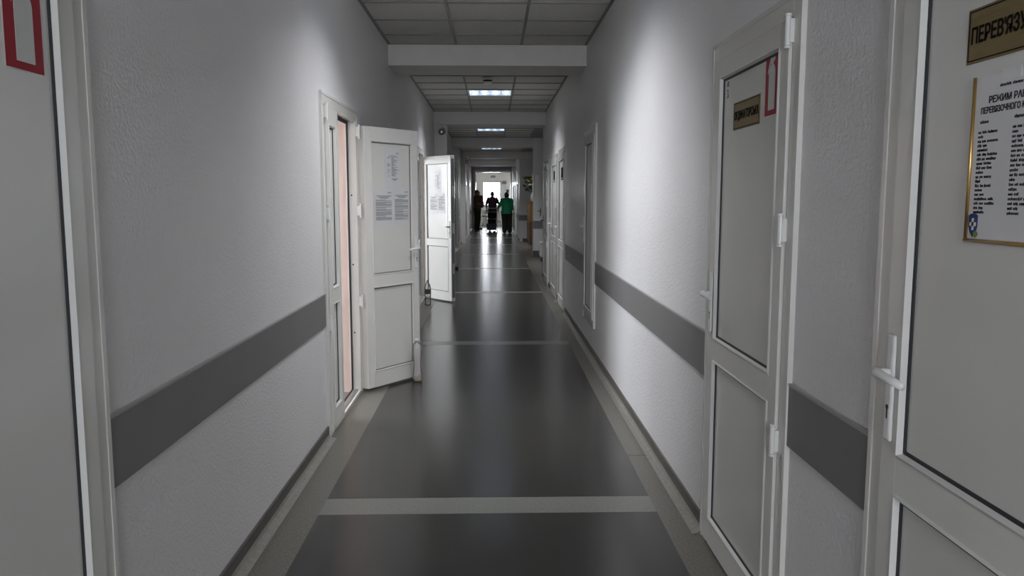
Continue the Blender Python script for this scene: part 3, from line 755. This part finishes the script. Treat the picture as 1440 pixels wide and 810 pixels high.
# ------------------------------------------------------------------ trolley
r = empty('hospital_trolley', (-.05, 32.75, 0)); tag(r, 'white tube-framed trolley with dark blue bin on its lower shelf', 'trolley')
TW, TLn = .23, .75
for s in (-1, 1):
    for y in (0, TLn): mk('post', lambda bm: tube(bm, [(s*TW, y, .11), (s*TW, y, .90)], .014, 10), 'trolley_paint', r, True)
    for z in (.90, .16): mk('side_rail', lambda bm: tube(bm, [(s*TW, 0, z), (s*TW, TLn, z)], .012, 8), 'trolley_paint', r, True)
mk('push_handle', lambda bm: tube(bm, [(-TW, 0, .90), (-TW, -.06, .99), (-TW+.03, -.08, 1.01), (TW-.03, -.08, 1.01), (TW, -.06, .99), (TW, 0, .90)], .015, 10), 'trolley_paint', r, True)
box('top_tray', 'guard_grey', r, -TW, TW, 0, TLn, .84, .858, bev=.003); box('mid_shelf', 'guard_grey', r, -TW, TW, 0, TLn, .56, .575, bev=.003); box('lower_shelf', 'guard_grey', r, -TW, TW, 0, TLn, .105, .12, bev=.003)
def binm(bm):
    a = [(-.19, .02), (.19, .02), (.19, .38), (-.19, .38)]; q = [(-.215, .0), (.215, .0), (.215, .41), (-.215, .41)]
    va = [bm.verts.new((p[0], p[1], .122)) for p in a]; vb = [bm.verts.new((p[0], p[1], .37)) for p in q]; vc = [bm.verts.new((p[0]*.95, .2+(p[1]-.2)*.95, .37)) for p in q]; vd = [bm.verts.new((p[0]*.95, .2+(p[1]-.2)*.95, .14)) for p in a]
    bm.faces.new(va[::-1]); bm.faces.new(vd)
    for A, B in ((va, vb), (vb, vc), (vc, vd)):
        for i in range(4): bm.faces.new((A[i], A[(i+1) % 4], B[(i+1) % 4], B[i]))
bn = mk('storage_bin', binm, 'bin_blue'); bn.location = (-.05, 32.75, 0); tag(bn, 'dark blue open plastic bin on the trolley shelf', 'bin')
for s in (-1, 1):
    for y in (0, TLn):
        wv = mk('wheel', lambda bm: tube(bm, [(s*TW-.012, y, .0515), (s*TW+.012, y, .0515)], .05, 18), 'black_plastic', r)
        mk('fork', lambda bm: [bbox(bm, s*TW-.02, s*TW-.015, y-.012, y+.012, .05, .11), bbox(bm, s*TW+.015, s*TW+.02, y-.012, y+.012, .05, .11)], 'steel', wv)

# ------------------------------------------------------------------ people
def etube(bm, pts, rads, seg=20):
    """upright tube of elliptical rings, closed at both ends"""
    rings = [[bm.verts.new((p[0]+r_[0]*math.cos(2*PI*q/seg), p[1]+r_[1]*math.sin(2*PI*q/seg), p[2])) for q in range(seg)] for p, r_ in zip(pts, rads)]
    for a, b in zip(rings, rings[1:]):
        for q in range(seg): bm.faces.new((a[q], a[(q+1) % seg], b[(q+1) % seg], b[q]))
    bm.faces.new(rings[0][::-1]); bm.faces.new(rings[-1])
def limb(bm, pts, rads):
    """tapered limb with rounded joints"""
    for a, b, ra, rb in zip(pts, pts[1:], rads, rads[1:]): tube(bm, [a, b], [ra, rb], 14)
    for p, r_ in zip(pts, rads): ellipsoid(bm, p, (r_, r_, r_), 12, 8)
def fused(name, fn, m, parent, voxel, smooth=3, scale=1.0):
    """overlapping forms fused into one continuous surface"""
    bm = bmesh.new(); fn(bm); bmesh.ops.scale(bm, vec=(scale,)*3, verts=bm.verts[:])
    o = obj(name, bm, m)
    md = o.modifiers.new('fuse', 'REMESH'); md.mode = 'VOXEL'; md.voxel_size = voxel; md.use_smooth_shade = True
    sm = o.modifiers.new('soft', 'SMOOTH'); sm.iterations = smooth; sm.factor = .5
    dg = bpy.context.evaluated_depsgraph_get(); m2 = bpy.data.meshes.new_from_object(o.evaluated_get(dg))
    COL.objects.unlink(o); bpy.data.objects.remove(o)
    m2.materials.clear(); m2.materials.append(MATS[m])
    for p in m2.polygons: p.use_smooth = True
    o2 = bpy.data.objects.new(name, m2); COL.objects.link(o2)
    if parent: o2.parent = parent
    return o2
def person(loc, rz, H, pose, shirt, trousers, hair, label, long_hair=False, S=1.0, sleeves='short', leg=1.0):
    """figure facing local -Y; pose gives joint positions for a height of 1.70"""
    k = H/1.70
    J = {}
    for s, n in ((-1, 'r'), (1, 'l')):
        J['sh'+n] = (s*.165*min(S, 1.12), .01, 1.375); J['el'+n] = (s*.225*S, .03, 1.11); J['wr'+n] = (s*.23*S, -.03, .87); J['ha'+n] = (s*.225*S, -.05, .80)
        J['hip'+n] = (s*.085*S, 0, .86); J['kn'+n] = (s*.095*S, -.015, .49); J['an'+n] = (s*.10*S, .02, .085); J['to'+n] = (s*.115*S, -.12, .04); J['hl'+n] = (s*.10*S, .045, .045)
    J.update(pose)
    J = {q: Vector(v) for q, v in J.items()}
    hd = Vector((0, -.014, 1.566))
    TZ = [(.82, .135, .105), (.93, .152, .118), (1.06, .140, .110), (1.26, .160, .115), (1.37, .156, .096), (1.43, .105, .074), (1.475, .062, .060)]
    def body_fn(bm):
        etube(bm, [(0, 0, z) for z, a, b in TZ], [(a*S, b*S) for z, a, b in TZ])
        limb(bm, [(0, .01, 1.40), (0, 0, 1.53)], [.062, .060])
        ellipsoid(bm, hd, (.083, .101, .116), 20, 14); ellipsoid(bm, hd+Vector((0, -.035, -.055)), (.055, .058, .058), 14, 10)
        ellipsoid(bm, hd+Vector((0, -.100, -.012)), (.014, .020, .024), 10, 8)
        for s in (-1, 1): ellipsoid(bm, hd+Vector((s*.083, .010, -.008)), (.014, .022, .032), 10, 8)
        for n in 'rl':
            limb(bm, [J['sh'+n], J['el'+n], J['wr'+n]], [.056, .043, .029])
            hp = J['ha'+n]; d = (hp-J['wr'+n]).normalized(); side = Vector((0, 1, 0)).cross(d); side = side.normalized() if side.length > .1 else Vector((1, 0, 0)); pal = d.cross(side).normalized()
            limb(bm, [J['wr'+n], hp-pal*.012, hp-pal*.012+d*.03], [.026, .024, .022]); limb(bm, [J['wr'+n], hp+pal*.014, hp+pal*.014+d*.03], [.024, .024, .022])
            for q in range(4):
                ln = (.066, .076, .072, .056)[q]; b0 = hp + d*.035 + pal*(-.033+.022*q)
                limb(bm, [b0, b0+d*ln*.55+side*.006, b0+d*ln*.95+side*.022], [.0105, .0098, .009])
            limb(bm, [hp-d*.02-pal*.03, hp+d*.015-pal*.052, hp+d*.045-pal*.055], [.013, .011, .0098])
            limb(bm, [J['hip'+n], J['kn'+n], J['an'+n]], [.088*S, .060, .042])
            limb(bm, [J['hl'+n], J['to'+n]], [.040, .034])
    body = fused('person', body_fn, 'skin', None, .0075, 2, k)
    body.location = loc; body.rotation_euler = (0, 0, rz); tag(body, label, 'person')
    def top_fn(bm):
        e = .020
        rows = [(.80, .158, .128)] + TZ[1:5] + [(1.435, .098, .070), (1.468, .055, .055)]
        etube(bm, [(0, 0, z) for z, a, b in rows], [((a+e)*S, (b+e)*S) for z, a, b in rows])
        for n in 'rl':
            if sleeves == 'short': limb(bm, [J['sh'+n], J['sh'+n].lerp(J['el'+n], .78)], [.074, .064])
            else: limb(bm, [J['sh'+n], J['el'+n], J['el'+n].lerp(J['wr'+n], .86)], [.076, .060, .044])
    fused('top', top_fn, shirt, body, .014, 4, k)
    def tr_fn(bm):
        etube(bm, [(0, 0, z) for z in (.76, .84, .94, .99)], [(.150*S, .128*S), (.172*S, .137*S), (.168*S, .132*S), (.155*S, .122*S)])
        for n in 'rl': limb(bm, [J['hip'+n], J['kn'+n], J['an'+n]+Vector((0, 0, .015))], [.103*S*leg, .086*S*leg, .074*S*leg])
    fused('trousers', tr_fn, trousers, body, .014, 4, k)
    for n in 'rl': fused('shoe', lambda bm: limb(bm, [J['an'+n]-Vector((0, 0, .02)), J['hl'+n], J['to'+n]+Vector((0, -.02, 0))], [.050, .046, .042]), 'black_plastic', body, .012, 2, k)
    def hr(bm):
        ellipsoid(bm, hd + Vector((0, .020, .022)), (.091, .099, .110), 22, 14)
        if long_hair: ellipsoid(bm, hd + Vector((0, .035, -.03)), (.088, .075, .095), 18, 12)
    fused('hair', hr, hair, body, .010, 2, k)
    mk('mouth', lambda bm: ellipsoid(bm, (hd+Vector((0, -.094, -.056)))*k, (.022*k, .008*k, .006*k), 10, 6), 'cloth_pink', body, True)
    for s in (-1, 1): mk('eye', lambda bm: ellipsoid(bm, (hd+Vector((s*.032, -.086, .012)))*k, (.012*k, .010*k, .007*k), 10, 6), 'ink', body, True)
    return body
# woman in green, seen from behind, reaching to the trolley handle (facing away: rz = PI)
person((.56, 32.285, .0013), PI, 1.67, {
    'ell': (.27, -.06, 1.15), 'wrl': (.35, -.21, 1.05), 'hal': (.385, -.265, 1.045),
    'elr': (-.225, .03, 1.10), 'wrr': (-.20, -.10, .92), 'har': (-.18, -.16, .87), 'knl': (.09, -.05, .50), 'anl': (.09, .06, .085), 'tol': (.10, -.08, .035), 'hll': (.09, .09, .04)},
    'cloth_green', 'cloth_black', 'hair', 'person in a green jacket and black trousers with a hand on the trolley', True, 1.28, 'long')
# man in mauve t-shirt behind the trolley
person((-.02, 34.6, .0013), PI, 1.72, {
    'ell': (.27, .02, 1.13), 'wrl': (.24, -.06, .92), 'hal': (.23, -.10, .86), 'elr': (-.29, .04, 1.14), 'wrr': (-.26, -.04, .92), 'har': (-.25, -.08, .86),
    'knr': (-.09, -.10, .52), 'anr': (-.09, .02, .12), 'tor': (-.09, -.13, .05), 'hlr': (-.09, .06, .08)},
    'cloth_mauve', 'cloth_black', 'hair_grey', 'person in a dull mauve t-shirt walking beyond the trolley', False, 1.08, 'short')
# person in beige by the wall
p = person((-.70, 35.9, .0013), 1.2, 1.80, {
    'elr': (-.20, -.06, 1.12), 'wrr': (-.10, -.22, 1.08), 'har': (-.03, -.25, 1.08), 'ell': (.21, -.04, 1.12), 'wrl': (.12, -.20, 1.04), 'hal': (.05, -.24, 1.03)},
    'cloth_beige', 'cloth_olive', 'hair', 'person in a beige top and dark trousers standing by the wall', False, 1.12, 'short')
k = 1.80/1.70
def drape(bm):
    pts = [(.03, 1.47), (.12, 1.475), (.225, 1.42), (.275, 1.30), (.285, 1.10), (.27, .95), (.20, .93), (.10, .95), (.06, 1.1), (.04, 1.3)]
    poly(bm, [(a*k, b*k) for a, b in pts], -.19*k, .17*k)
    bmesh.ops.bevel(bm, geom=bm.edges[:], offset=.04*k, segments=3, affect='EDGES', profile=.5)
d = mk('draped_jacket', drape, 'cloth_pink', p, True); d['label'] = 'dull pink jacket draped over the shoulder'
